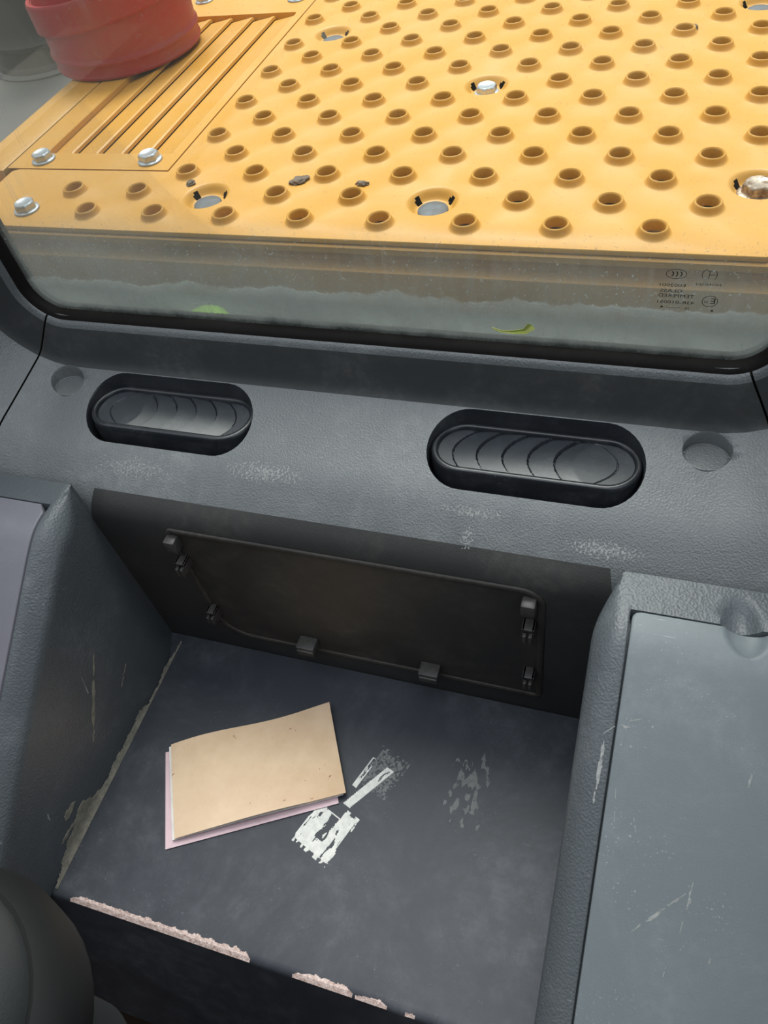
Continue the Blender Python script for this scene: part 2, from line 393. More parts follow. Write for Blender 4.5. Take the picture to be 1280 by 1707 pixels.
# ---- rear window
GX0, GX1, GZ0, GZ1, GR = -0.773, 0.127, -0.562, 0.26, 0.042
GY = 0.668
out = rrect(GX0-0.012, GX1+0.012, GZ0-0.012, GZ1+0.012, (GR+.012,)*4, 12)
mb = MB().loops([[(x, GY+0.004, z) for x, z in out], [(x, GY+0.009, z) for x, z in out]], True, True)
win = mb.mk('window_1', M['glass'], smooth=False); tag(win, kind='structure')
def ring(off, y): return [(x, y, z) for x, z in rrect(GX0-off, GX1+off, GZ0-off, GZ1+off, (max(GR+off, .004),)*4, 14)]
mb = MB().loops([ring(-0.001, GY+0.0038), ring(-0.0015, GY-0.001), ring(0.0005, GY-0.005), ring(0.0045, GY-0.009), ring(0.0075, GY-0.010), ring(0.012, GY-0.012), ring(0.02, GY+0.001), ring(0.02, GY+0.0038)])
mb.mk('window_seal', M['seal'], win, angle=50)
mb = MB().loops([ring(-0.002, GY+0.0095), ring(-0.002, GY+0.016), ring(0.02, GY+0.020), ring(0.03, GY+0.012), ring(0.03, GY+0.0095)])
mb.mk('outer_seal', M['seal'], win, angle=50)

# printed safety mark on the glass, read from outside so mirrored from within
def text_mesh(s, size):
    cu = bpy.data.curves.new('t', 'FONT'); cu.body = s; cu.size = size; cu.align_x = 'CENTER'; cu.align_y = 'CENTER'; cu.resolution_u = 3
    ob = bpy.data.objects.new('t', cu); COL.objects.link(ob)
    dg = bpy.context.evaluated_depsgraph_get(); me = bpy.data.meshes.new_from_object(ob.evaluated_get(dg))
    V = [v.co.copy() for v in me.vertices]; F = [tuple(p.vertices) for p in me.polygons]
    bpy.data.objects.remove(ob); bpy.data.curves.remove(cu); bpy.data.meshes.remove(me)
    return V, F
gm = MB(); GMY = GY+0.0032
def gtext(s, cx, cz, w, h):
    V, F = text_mesh(s, 1.0)
    xs = [v.x for v in V]; ys = [v.y for v in V]; x0, x1, y0, y1 = min(xs), max(xs), min(ys), max(ys)
    V = [(cx-(v.x-(x0+x1)/2)/(x1-x0)*w, GMY, cz+(v.y-(y0+y1)/2)/(y1-y0)*h) for v in V]
    gm.add(V, F)
def garc(cx, cz, rx, rz, a0, a1, t, n=28):
    gm.grid([[(cx+(rx+s*t/2)*math.cos(math.radians(a0+(a1-a0)*k/n)), GMY, cz+(rz+s*t/2)*math.sin(math.radians(a0+(a1-a0)*k/n))) for k in range(n+1)] for s in (-1, 1)])
def gbar(x0, x1, z0, z1): gm.add([(x0, GMY, z0), (x1, GMY, z0), (x1, GMY, z1), (x0, GMY, z1)], [(0, 1, 2, 3)])
garc(0.0229, -0.4616, 0.0092, 0.0052, 0, 360, 0.0005)
for dx in (-0.0042, -0.0004, 0.0034): garc(0.0217+dx, -0.4616, 0.0028, 0.0028, -62, 62, 0.0010)
garc(0.0510, -0.4608, 0.0052, 0.0058, 100, 215, 0.0005); gbar(0.0500, 0.0550, -0.4567-.0003, -0.4567+.0002) ; gbar(0.0520, 0.0525, -0.4660, -0.4565)
gbar(0.0525, 0.0585, -0.4612, -0.4607); garc(0.0550, -0.4610, 0.0040, 0.0055, -60, 60, 0.0005)
gtext('E002001', 0.0212, -0.4742, 0.0236, 0.0033); gtext('HONGJU', 0.0532, -0.4720, 0.0225, 0.0031)
gtext('GLASS', 0.0208, -0.4806, 0.0206, 0.0036); gtext('TEMPERED', 0.0262, -0.4862, 0.0330, 0.0036)
gtext('43R-010051', 0.0268, -0.4937, 0.0345, 0.0034)
garc(0.0577, -0.4905, 0.0070, 0.0062, 0, 360, 0.0006); gtext('E', 0.0604, -0.4900, 0.0042, 0.0060); gtext('24', 0.0546, -0.4912, 0.0038, 0.0030)
gtext('20', 0.0385, -0.5003, 0.0044, 0.0028)
for k in range(6): gbar(0.0190+k*0.0024, 0.0199+k*0.0024, -0.5005, -0.4996)
gm.add([(0.0128, GMY, -0.5005), (0.0162, GMY, -0.5005), (0.0145, GMY, -0.4980)], [(0, 1, 2)])
gm.add([(0.0600, GMY, -0.5020), (0.0630, GMY, -0.5020), (0.0615, GMY, -0.4997)], [(0, 1, 2)])
gm.mk('safety_mark', M['ink'], win, smooth=False, label='mirrored black glass maker mark')

# ================================================================== REAR TRIM PANEL
PR = [(.6615, -.5665), (.659, -.5685), (.655, -.5715), (.6515, -.580), (.6485, -.592), (.644, -.610), (.6395, -.624), (.632, -.6315), (.618, -.638), (.59, -.6500), (.565, -.6605), (.545, -.6685), (.528, -.678), (.512, -.690), (.496, -.703), (.482, -.717), (.474, -.730), (.4705, -.745), (.470, -.79), (.470, -.90), (.470, -1.0), (.470, -1.065)]
def cat(P, n=6):
    Q = []
    for i in range(len(P)-1):
        p0 = P[max(i-1, 0)]; p1 = P[i]; p2 = P[i+1]; p3 = P[min(i+2, len(P)-1)]
        for k in range(n):
            t = k/n
            Q.append(tuple(0.5*((2*p1[c])+(-p0[c]+p2[c])*t+(2*p0[c]-5*p1[c]+4*p2[c]-p3[c])*t*t+(-p0[c]+3*p1[c]-3*p2[c]+p3[c])*t**3) for c in (0, 1)))
    Q.append(P[-1]); return Q
PF = cat(PR, 4)
SL = [0.0]
for a, b in zip(PF, PF[1:]): SL.append(SL[-1]+math.hypot(b[0]-a[0], b[1]-a[1]))
def prof(s):
    s = max(0, min(SL[-1], s))
    lo, hi = 0, len(SL)-1
    while hi-lo > 1:
        m = (lo+hi)//2
        if SL[m] <= s: lo = m
        else: hi = m
    t = (s-SL[lo])/(SL[hi]-SL[lo]); a, b = PF[lo], PF[hi]
    return a[0]+(b[0]-a[0])*t, a[1]+(b[1]-a[1])*t
def s_of_y(y):
    for i in range(len(PF)-1):
        if PF[i][0] >= y > PF[i+1][0]:
            t = (PF[i][0]-y)/(PF[i][0]-PF[i+1][0]); return SL[i]+t*(SL[i+1]-SL[i])
    return SL[-1]
def s_of_z(z):
    for i in range(len(PF)-1):
        if PF[i][1] >= z > PF[i+1][1]:
            t = (PF[i][1]-z)/(PF[i][1]-PF[i+1][1]); return SL[i]+t*(SL[i+1]-SL[i])
    return SL[-1]
CXL, CXR, CZ = GX0+GR, GX1-GR, GZ0+GR
KU = 0.10; OFFM = 0.115
def umap(u, s, radial=False):
    y, z = prof(s); off = GZ0-z
    if CXL <= u <= CXR: return (u, y, z)
    side = -1 if u < CXL else 1; c = CXL if side < 0 else CXR
    th = abs(u-c)/KU
    oa = off if radial else min(off, OFFM)
    r = GR+oa
    if th <= math.pi/2:
        x = c+side*r*math.sin(th); zz = CZ-r*math.cos(th)
    else:
        x = c+side*r; zz = CZ+(th-math.pi/2)*KU*2.2
    return (x, y, zz-(off-oa))
def uinv(x, y):
    s = s_of_y(y); off = GZ0-prof(s)[1]
    if CXL <= x <= CXR: return (x, s)
    side = -1 if x < CXL else 1; c = CXL if side < 0 else CXR
    th = math.asin(min(1, abs(x-c)/(GR+min(off, OFFM))))
    return (c+side*KU*th, s)
TH = math.radians(29)
UL, UR = CXL-KU*TH, CXR+KU*TH
trim = empty('rear_trim_panel', (-0.33, 0.60, -1.05), 'dusty dark grey moulded plastic trim below the rear window, holding two oval vents', 'trim panel')
VENTS = [(-0.572, 0.588, -1), (-0.098, 0.588, 1)]
CAPS = [(-0.738, 0.6155), (0.0835, 0.6155)]
PX0, PX1, PZ0, PZ1 = -0.556, -0.060, -1.011, -0.740
holes = []
for cx, cy, sd in VENTS: holes.append([uinv(x, y) for x, y in stadium(cx, cy, 0.1225, 0.0455, 18)])
for cx, cy in CAPS: holes.append([uinv(x, y) for x, y in [(cx+0.0255*math.cos(2*math.pi*k/40), cy+0.0200*math.sin(2*math.pi*k/40)) for k in range(40)]])
pr = [(x, s_of_z(z)) for x, z in rrect(PX0, PX1, PZ0, PZ1, (.012, .03, .012, .055), 6)]
holes.append(pr)
smax = SL[-1]
outl = [(UL, s) for s in SL[::2]]+[(u, smax) for u in (-0.6, -0.5, -0.4, -0.3, -0.2, -0.1, 0.0)]+[(UR, s) for s in reversed(SL[::2])]+[(u, 0) for u in (0.05, -0.1, -0.3, -0.5, -0.7)]
segs = []; extra = []
for i, s in enumerate(SL[1:-1]):
    n = 46
    for k in range(1, n): extra.append((UL+(UR-UL)*(k+(0.5 if i % 2 else 0))/n, s))
extra = [p for p in extra if UL+.004 < p[0] < UR-.004 and not any(inside(p, h) for h in holes)]
SPLIT = min(SL, key=lambda q: abs(q-s_of_z(-0.707)))  # shade line: the darker lower-wall colour starts here
extra = [p for p in extra if abs(p[1]-SPLIT) > 1e-5]
cutl = [(UL+(UR-UL)*k/46, SPLIT) for k in range(47)]
SC = min(SL, key=lambda q: abs(q-s_of_y(0.6345)))      # crease where the painted sill shade meets the shelf
extra = [p for p in extra if abs(p[1]-SC) > 1e-5]
cut2 = [(UL+(UR-UL)*k/46, SC) for k in range(47)]
SLIP = min(SL, key=lambda q: abs(q-s_of_z(-0.578)))     # lower edge of the lip that holds the rubber, left lighter as its highlight
extra = [p for p in extra if abs(p[1]-SLIP) > 1e-5]
cut3 = [(UL+(UR-UL)*k/46, SLIP) for k in range(47)]
SB = s_of_z(-0.750)
def xa(s): t = min(1, (s-SPLIT)/(SB-SPLIT)); return -0.656-0.011*t
def xb(s): t = min(1, (s-SPLIT)/(SB-SPLIT)); return 0.003+0.010*t
sgs = list(zip(cutl, cutl[1:]))+list(zip(cut2, cut2[1:]))+list(zip(cut3, cut3[1:]))
for fx in (xa, xb):
    q = [SPLIT+(SB-SPLIT)*k/8 for k in range(9)]+[SB+(smax-SB)*k/12 for k in range(1, 13)]
    sgs += [((fx(a), a), (fx(b), b)) for a, b in zip(q, q[1:])]
ov, F = cdt(outl, holes, extra, sgs)
allv = [umap(p[0], p[1]) for p in ov]
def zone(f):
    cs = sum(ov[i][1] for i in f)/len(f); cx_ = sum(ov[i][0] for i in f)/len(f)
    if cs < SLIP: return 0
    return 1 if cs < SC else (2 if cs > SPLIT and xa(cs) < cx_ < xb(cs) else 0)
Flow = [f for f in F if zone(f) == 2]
mk('sill_shade_strip', allv, [f for f in F if zone(f) == 1], M['sill_shade'], trim, angle=50, label='smooth sill face below the glass, its shade painted in')
mk('well_wall_shade', allv, Flow, M['well'], trim, angle=50, label='grimy lower face of the trim, its shade painted in black')
mb = MB().add(allv, [f for f in F if zone(f) == 0])
# edges of the openings turn down into the panel
def lipwall(loop_uv, depth, dirv=(0, 0, -1), rad=0.0015):
    c = Vector((sum(p[0] for p in loop_uv)/len(loop_uv), sum(p[1] for p in loop_uv)/len(loop_uv)))
    L0 = [Vector(umap(*p)) for p in loop_uv]; cen = sum(L0, Vector())/len(L0); d = Vector(dirv)
    def sh(k, dn): return [tuple(p+(cen-p).normalized()*k+d*dn) for p in L0]
    mb.loops([[tuple(p) for p in L0], sh(rad*0.3, rad*0.5), sh(rad, rad*1.6), sh(rad, depth)])
vent_loops = holes[:2]
for h in holes[2:4]: lipwall(h, 0.022)
lipwall(holes[4], 0.003, (0, 1, 0), 0.001)
# seam edge returns at both ends
mb.mk('panel_shell', M['shelf'], trim, angle=50)
for u in (UL, UR):
    sg = 1 if u == UL else -1
    MB().grid([[umap(u, s) for s in SL], [tuple(Vector(umap(u, s))+Vector((0.0012*sg, 0.006, -0.014))) for s in SL]]).mk('panel_edge', M['seal'], trim, angle=50)

for h in vent_loops:
    sv = mb; mb = MB(); lipwall(h, 0.045); mb.mk('vent_surround', M['vent'], trim, angle=50)
# oval air vents: level inserts set into the sloping shelf
def vent(cx, sd):
    hl, hd, cy, zr = 0.1190, 0.0390, 0.5965, -0.6545
    st = lambda d, dy=0: stadium(0, dy, hl-d, hd-d, 18)
    L = []
    for d, z, dy in ((0.0, -0.040, -0.004), (0.0, -0.016, -0.003), (-0.0006, -0.0125, -0.001), (-0.0004, -0.006, 0), (0.0004, -0.0018, 0), (0.0022, -0.0002, 0), (0.0048, 0.0, 0), (0.0068, -0.0008, 0), (0.0078, -0.0035, 0), (0.0080, -0.009, 0)):
        L.append([(cx+x, cy+y, zr+z) for x, y in st(d, dy)])
    root = MB().loops(L).mk('air_vent', M['vent'], trim, origin=(cx, cy, zr), angle=50)
    # louvre face
    arcs = [-0.0933, -0.065, -0.035, -0.006, 0.024]
    il, idp = hl-0.0079, hd-0.0079
    ny, nx = 44, 240; P = []
    for j in range(ny+1):
        y = -idp+2*idp*j/ny; hw = il-idp+math.sqrt(max(0, idp*idp-y*y))
        row = []
        for i in range(nx+1):
            x = -hw+2*hw*i/nx
            q = (y/idp)
            bow = 0.018*q*q+0.004*q          # arcs bow towards the left tip
            k = x-bow
            z = -0.0038
            if k < arcs[0]: z -= 0.0010
            else:
                for a, b in zip(arcs, arcs[1:]+[9]):
                    if a <= k < b:
                        t = (k-a)/(0.030)
                        z += (-0.0024+0.0034*min(1, t)) if b < 9 else (-0.0024+0.0024*min(1, t*1.4))
                        if k-a < 0.0014: z -= 0.0022
            e = 0.093-0.026*q*q
            if abs(x-e) < 0.0009: z -= 0.0020
            elif x > e: z -= 0.0006
            row.append((cx+sd*x, cy+y, zr+z-0.0010))
        P.append(row)
    MB().grid(P).mk('louvre', M['louvre'], root, angle=28)
    return root
for cx, cy, sd in VENTS: vent(cx, sd)
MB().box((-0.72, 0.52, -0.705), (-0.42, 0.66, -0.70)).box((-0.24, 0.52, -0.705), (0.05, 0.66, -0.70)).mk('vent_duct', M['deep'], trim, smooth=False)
for i, (cx, cy) in enumerate(CAPS):
    z = -0.6462
    mb = MB().lathe([(0.0242, -0.012), (0.0242, -0.0015), (0.0236, -0.0004), (0.0222, 0), (0.0214, -0.0008), (0.002, -0.0008)], (cx, cy-0.001, z), 40, cap1=True, sy=0.84)
    for s in (-1, 1): mb.box((cx+s*0.0236-.002, cy-.001, z-.004), (cx+s*0.0236+.002, cy+.002, z+.0006))
    mb.mk('round_cap', M['shelf'], trim, origin=(cx, cy, z))

# access panel on the upright wall of the storage well
ap = MB()
prr = rrect(PX0, PX1, PZ0, PZ1, (.012, .03, .012, .055), 8)
cxp, czp = (PX0+PX1)/2, (PZ0+PZ1)/2
def prs(d): return rrect(PX0+d, PX1-d, PZ0+d, PZ1-d, tuple(max(r-d, .002) for r in (.012, .03, .012, .055)), 8)
ap.add([(x, 0.4712, z) for x, z in prs(0.0)], [tuple(range(len(prr)))])
apo = ap.mk('access_panel', M['panel'], trim, origin=(cxp, 0.4725, czp), smooth=False)
bead = MB().loops([[(x, 0.4710, z) for x, z in prs(0.0005)], [(x, 0.4690, z) for x, z in prs(0.0012)], [(x, 0.4682, z) for x, z in prs(0.003)], [(x, 0.4684, z) for x, z in prs(0.0075)], [(x, 0.4692, z) for x, z in prs(0.0090)], [(x, 0.4722, z) for x, z in prs(0.0095)]])
bead.mk('bead', M['bead'], apo, angle=50)
def clip(x, z, hook=True):
    mb = MB()
    mb.box((x-.0075, .455, z+.006), (x+.0075, .4725, z+.010), .0008)
    mb.box((x-.0075, .455, z-.011), (x-.004, .4725, z+.010), .0008).box((x+.004, .455, z-.011), (x+.0075, .4725, z+.010), .0008)
    mb.box((x-.0055, .449, z-.012), (x-.0015, .455, z+.004), .0006).box((x+.0015, .449, z-.012), (x+.0055, .455, z+.004), .0006)
    mb.mk('clip', M['clip'], apo, origin=(x, .466, z))
for x, z in ((-.547, -.810), (-.545, -.936), (-.0785, -.8153), (-.078, -.938)): clip(x, z)
for x, z in ((-.546, -.764), (-.079, -.766)):
    MB().box((x-.0085, .455, z-.012), (x+.0085, .4725, z+.011), .003).mk('clip_block', M['clip'], apo, origin=(x, .466, z))
for x, z in ((-.403, -.983), (-.217, -.987)):
    MB().box((x-.014, .451, z-.002), (x+.014, .4725, z+.012), .0012).box((x-.013, .449, z-.006), (x+.013, .453, z+.006), .001).mk('tab', M['clip'], apo, origin=(x, .466, z))

# corner trims beside the panel, rising up the window posts
def corner_trim(side):
    u0 = UL if side < 0 else UR
    def gap(s, w=0.0024): return KU*w/(GR+max(0.004, GZ0-prof(s)[1]))
    K = [0.0]+[0.006*k for k in range(1, 24)]+[0.15+k*0.06 for k in range(9)]
    U = [lambda s, k=k: u0+side*(gap(s)+k) for k in K]
    Sx = [s for s in SL if s < s_of_z(-0.80)]
    o = empty('corner_trim', (-0.86 if side < 0 else 0.21, 0.6, -0.65),
              'dark grey plastic corner trim curving up the %s edge of the rear window' % ('left' if side < 0 else 'right'), 'corner trim')
    MB().grid([[umap(u(s), s, True) for s in Sx if SLIP-1e-6 <= s <= SC+1e-6] for u in U]).mk('sill_shade_strip', M['sill_shade'], o, angle=50)  # cove shade painted darker around the corner too
    P = [[umap(u(s), s, True) for s in Sx if s >= SC-1e-6] for u in U]
    mb = MB().grid(P).grid([[umap(u(s), s, True) for s in Sx if s <= SLIP+1e-6] for u in U])
    MB().grid([[umap(U[0](s), s, True) for s in Sx], [tuple(Vector(umap(U[0](s), s, True))+Vector((0, 0.006, -0.014))) for s in Sx]]).mk('trim_edge', M['seal'], o, angle=50)
    mb.mk('trim_shell', M['shelf'], o, angle=50)
corner_trim(-1); corner_trim(1)

# ================================================================== CONSOLES
def top_z(y):
    k = 0.009; a = (0.400-y)/k
    sp = k*math.log1p(math.exp(a)) if a < 30 else 0.400-y
    return -0.681-0.646*sp
def scoop(x, y, cx, cy, a, b, d):
    q = ((x-cx)/a)**2+((y-cy)/b)**2
    return d*max(0.0, 1-q)**0.6 if q < 1 else 0.0
def console(side, yfront, lid_x, lid_y, far, label, lidmat, notch):
    # side +1: right console (inner wall faces -X)
    rx = 0.015 if side > 0 else -0.667; wx = -0.0055 if side > 0 else -0.6450
    o = empty('side_console', ((rx+far)/2, 0.2, -1.06), label, 'console')
    ys = [0.474, 0.470, 0.466, 0.460, 0.454, 0.448, 0.442, 0.436, lid_y+0.0016, lid_y-0.0006]
    y = lid_y-0.004
    while y > 0.34: ys.append(y); y -= 0.004
    while y > yfront: ys.append(y); y -= 0.02
    ys.append(yfront)
    ys = sorted(set(ys), reverse=True)
    P = []; gx = lid_x-side*0.0022
    for y in ys:
        c = max(0.0, min(1.0, (y-0.405)/(0.470-0.405))); c = c*c*(1.6-0.6*c)
        w = wx+(rx-wx)*c+0.0
        tz = top_z(y); dz = 0.021*(1-c)
        chz = tz-dz
        row = [(w, y, -1.0492), (w, y, (chz-0.012-1.0492)/2), (w, y, chz-0.012), (w+side*0.0004, y, chz-0.003), (w+(rx-w)*0.18, y, chz+dz*0.26), (w+(rx-w)*0.8, y, tz-dz*0.14), (rx, y, tz-0.0012), (rx+side*0.003, y, tz-0.0001), (rx+side*0.008, y, tz)]
        lidz = y <= lid_y
        nx = 56; e = gx
        xs = [rx+side*0.008+(e-side*0.0012-(rx+side*0.008))*k/4 for k in range(1, 5)]
        for x in xs: row.append((x, y, tz))
        row.append((e, y, tz-(0.0012 if lidz else 0)))
        for k in range(nx+1):
            x = e+(far-e)*k/nx
            z = tz-(0.016 if lidz else 0)
            if notch and not lidz: z = min(z, tz-scoop(x, y, 0.1285, 0.4275, 0.0175, 0.034, 0.013))
            row.append((x, y, z))
        P.append(row)
    mb = MB().grid(P)
    # back and front ends
    for idx in (0, -1):
        r = P[idx]; mb.add(r+[(far, r[0][1], -1.0492)], [tuple(range(len(r)+1))])
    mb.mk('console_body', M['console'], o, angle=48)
    # lid
    ys2 = [lid_y-0.0004]; y = lid_y-0.0016
    while y > 0.385: ys2.append(y); y -= 0.0022
    while y > yfront+0.004: ys2.append(y); y -= 0.012
    ys2.append(yfront+0.004)
    P = []; nx = 90
    for y in ys2:
        cr = 0.0
        dd = (lid_y-0.0004)-y; R = 0.007 if side > 0 else 0.010
        if dd < R: cr = R-math.sqrt(max(0, R*R-(R-dd)**2))
        if side < 0: cr = max(0.0, 0.010-dd*0.9)
        x0 = lid_x+side*cr
        row = [(x0, y, top_z(y)-0.014), (x0, y, top_z(y)-0.0008), (x0+side*0.0008, y, top_z(y))]
        for k in range(1, nx+1):
            x = x0+side*0.0008+(far-x0)*k/nx
            z = top_z(y)
            if notch: z -= scoop(x, y, 0.1350, 0.432, 0.0195, 0.031, 0.011)
            row.append((x, y, z))
        P.append(row)
    mb = MB().grid(P)
    mb.grid([[(p[0], p[1], p[2]) for p in P[0][1:]], [(p[0], p[1]+0.0004, p[2]-0.014) for p in P[0][1:]]])
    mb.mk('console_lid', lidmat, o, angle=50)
    return o
RC = console(1, -0.14, 0.0300, 0.4285, 0.335, 'grey plastic side console right of the storage well, with flat scratched lid and finger notch', M['lid'], True)
LC = console(-1, 0.045, -0.6800, 0.4375, -0.965, 'grey plastic side console left of the storage well, smooth grey lid with a lavender reflection in its colour', M['lid_left'], False)

# ================================================================== STORAGE TRAY
tray = empty('storage_tray', (-0.33, 0.27, -1.05), 'black plastic storage well floor behind the seat, front edge chipped pink', 'storage tray')
prf = [(0.469, -1.050), (0.464, -1.050)]+[(0.464-(0.464-0.075)*k/24, -1.050) for k in range(1, 25)]+[(0.0705, -1.0503), (0.0670, -1.0515), (0.0645, -1.0535), (0.0625, -1.058), (0.045, -1.105), (0.005, -1.21), (-0.0305, -1.305), (-0.034, -1.312), (-0.030, -1.318), (0.10, -1.32)]
X = [-0.700, -0.652, -0.648, -0.643, -0.636]+[-0.636+(0.61*k/30) for k in range(1, 31)]+[-0.019, -0.013, -0.008, -0.0045, 0.015]
P = []
for x in X:
    d = min(x+0.650, -0.0025-x); lift = 0.0
    if d < 0.012: lift = 0.0
    P.append([(x, y, z+(lift if i < 32 else 0)) for i, (y, z) in enumerate(prf)])
MB().grid(P).mk('tray_floor', M['tray'], tray, angle=50)
# scraps of a torn white label
def lab1(u, v):   # main torn piece, 0.105 x 0.10
    x, y = u/0.062, v/0.075
    edge = min(x, 1-x, y, 1-y)
    n = fb(u*1.0, v*0.30, 3.0, 130)
    hole = -0.9 if (abs(x-0.50) < 0.10+0.05*fb(u, v, 1, 60) and 0.30 < y < 0.78) else 0
    return n*0.9+0.36+hole-(0.5 if edge < 0.06 else 0)-(0.9 if (y > 0.80 and 0.22 < x < 0.62) else 0) - (0.5*max(0, y-0.75) if x < .5 else 0)
ca, sa = math.cos(-0.48), math.sin(-0.48)
def at_tray(ox, oy, c, s): return lambda u, v, t: (ox+u*c-v*s, oy+u*s+v*c, -1.0500+t)
a = math.radians(-21); c_, s_ = math.cos(a), math.sin(a)
fleck('label_remnant', M['residue'], tray, at_tray(-0.352, 0.213, c_, s_), 0.062, 0.075, lab1, 0.0008, 0.0005, 'torn white label paper')
def lab2(u, v):
    x, y = u/0.045, v/0.075
    n = fb(u, v*0.3, 8.0, 130)
    band = abs(x-0.25-0.45*y) < 0.13 or (x < 0.16 and y > 0.35)
    return (n*0.8+0.35) if band else -1
fleck('label_remnant', M['residue'], tray, at_tray(-0.303, 0.278, c_, s_), 0.045, 0.075, lab2, 0.0008, 0.0005, 'torn white label paper')
def lab3(u, v):
    x, y = u/0.048, v/0.060
    return fb(u, v, 5, 260)*1.0+0.10-(0.35 if min(x, 1-x, y, 1-y) < 0.08 else 0)
fleck('glue_scuff', M['haze'], tray, at_tray(-0.290, 0.310, c_, s_), 0.050, 0.062, lab3, 0.0008, 0.0002, 'grey glue scuff')
def lab4(u, v):
    x, y = u/0.05, v/0.10
    return fb(u, v*0.5, 15, 110)+0.05-(abs(x-.5)*0.7+abs(y-.5)*0.6)
fleck('glue_scuff', M['haze'], tray, at_tray(-0.165, 0.285, 1, 0), 0.06, 0.105, lab4, 0.001, 0.0002)
# foam chips showing where the front edge has worn through
def chip(x0, x1, amp, sd):
    def fn(u, v):
        e = amp*(0.45+0.55*abs(fb(u, sd, 2, 55)))*min(1, u/0.02+0.1, (x1-x0-u)/0.01+0.1)
        return 1 if 0.001 < v < 0.001+e+0.003 else -1
    def place(u, v, t):
        y = 0.0630+v
        z = -1.0545+min(1, v/0.006)*0.0045 if v < 0.006 else -1.0500
        return (x0+u, y, z+t)
    fleck('worn_edge', M['chip'], tray, place, x1-x0, 0.02, fn, 0.0009, 0.0010, 'pinkish worn foam edge')
chip(-0.617, -0.350, 0.012, 1.0); chip(-0.293, -0.215, 0.011, 4.0); chip(-0.212, -0.172, 0.006, 7.0); chip(-0.150, -0.138, 0.005, 9.0)
# dried mud along the joint with the left console
def mudfn(u, v):
    y = 0.072+u
    w = 0.0035+0.030*math.exp(-((y-0.155)/0.045)**2)+0.004*math.exp(-((y-0.30)/0.06)**2)
    return w*(0.75+0.9*fb(u*0.25, v, 2, 100))-v
def mudpl(u, v, t): return (-0.6445+t+0.004*max(0, 1-v/0.01)**2, 0.072+u, -1.0490+v*1.6)
fleck('dried_mud', M['mud'], LC, mudpl, 0.385, 0.05, mudfn, 0.0012, 0.0003, 'pale dried mud along the wall foot')
def streak(y, z, dy, dz, w, sd, par=LC, xx=-0.6446, sgn=1, mat='mud'):
    L = math.hypot(dy, dz)
    def fn(u, v): return w*(0.45+1.1*fb(u*0.2, v, sd, 120))*math.sin(math.pi*min(1, u/L))-abs(v-w)
    def pl(u, v, t): return (xx+sgn*t, y+dy*u/L-dz*(v-w)/L, z+dz*u/L+dy*(v-w)/L)
    fleck('scuff_mark', M[mat], par, pl, L, 2*w, fn, 0.0009, 0.0002)
streak(0.335, -0.865, -0.10, -0.115, 0.0045, 3); streak(0.150, -0.93, -0.02, -0.05, 0.004, 6, mat='chalk'); streak(0.36, -0.945, -0.03, -0.02, 0.006, 21)
streak(0.30, -0.862, -0.012, -0.045, 0.0018, 12, mat='chalk')

# pale scuffs and scratches
def shelf_scuff(u0, y0, w, h, dens, sd, mat='chalk', sc=420):
    s0 = s_of_y(y0)
    def fn(u, v):
        x, y = u/w*2-1, v/h*2-1
        return fb(u, v, sd, sc)+dens-0.55*(x*x+y*y)
    def pl(u, v, t): 
        p = umap(u0+u, s0+v); return (p[0], p[1]-0.0002*0, p[2]+t)
    fleck('dust_scuff', M[mat], trim, pl, w, h, fn, 0.0008, 0.00015)
shelf_scuff(-0.47, 0.545, 0.11, 0.030, 0.02, 1); shelf_scuff(-0.165, 0.510, 0.020, 0.028, 0.02, 2); shelf_scuff(-0.05, 0.515, 0.085, 0.022, 0.06, 3)
shelf_scuff(-0.66, 0.53, 0.12, 0.03, -0.02, 4); shelf_scuff(-0.20, 0.528, 0.09, 0.014, 0.0, 5)
def lid_scratch(x, y, dx, dy, w, sd, par, top=0.0):
    L = math.hypot(dx, dy)
    def fn(u, v): return w*(0.25+1.3*fb(u*0.3, v, sd, 200))*math.sin(math.pi*min(1, u/L))**0.5-abs(v-w)
    def pl(u, v, t):
        X_, Y_ = x+dx*u/L-dy*(v-w)/L, y+dy*u/L+dx*(v-w)/L
        return (X_, Y_, top_z(Y_)+t+0.0001)
    fleck('scratch', M['chalk'], par, pl, L, 2*w, fn, 0.0007, 0.0002)
lid_scratch(0.0330, 0.3300, 0.024, 0.0080, 0.0013, 1, RC); lid_scratch(0.054, 0.3385, 0.009, -0.008, 0.0022, 2, RC); lid_scratch(0.032, 0.327, 0.012, 0.000, 0.0016, 3, RC)
lid_scratch(0.068, 0.172, 0.045, 0.042, 0.0018, 4, RC); lid_scratch(0.110, 0.180, 0.006, 0.044, 0.0022, 5, RC); lid_scratch(0.036, 0.285, 0.004, -0.034, 0.0010, 6, RC)
lid_scratch(0.052, 0.272, 0.010, -0.030, 0.0009, 7, RC); lid_scratch(0.120, 0.098, 0.004, 0.016, 0.0022, 8, RC); lid_scratch(0.135, 0.150, 0.003, 0.020, 0.0022, 9, RC)
lid_scratch(0.100, 0.140, 0.004, 0.030, 0.0012, 10, RC); lid_scratch(0.0190, 0.262, 0.0015, 0.055, 0.0022, 11, RC); lid_scratch(0.0185, 0.318, 0.010, 0.008, 0.0016, 12, RC)
lid_scratch(0.150, 0.30, 0.002, 0.012, 0.0014, 13, RC); lid_scratch(0.085, 0.36, 0.003, 0.006, 0.0012, 14, RC)

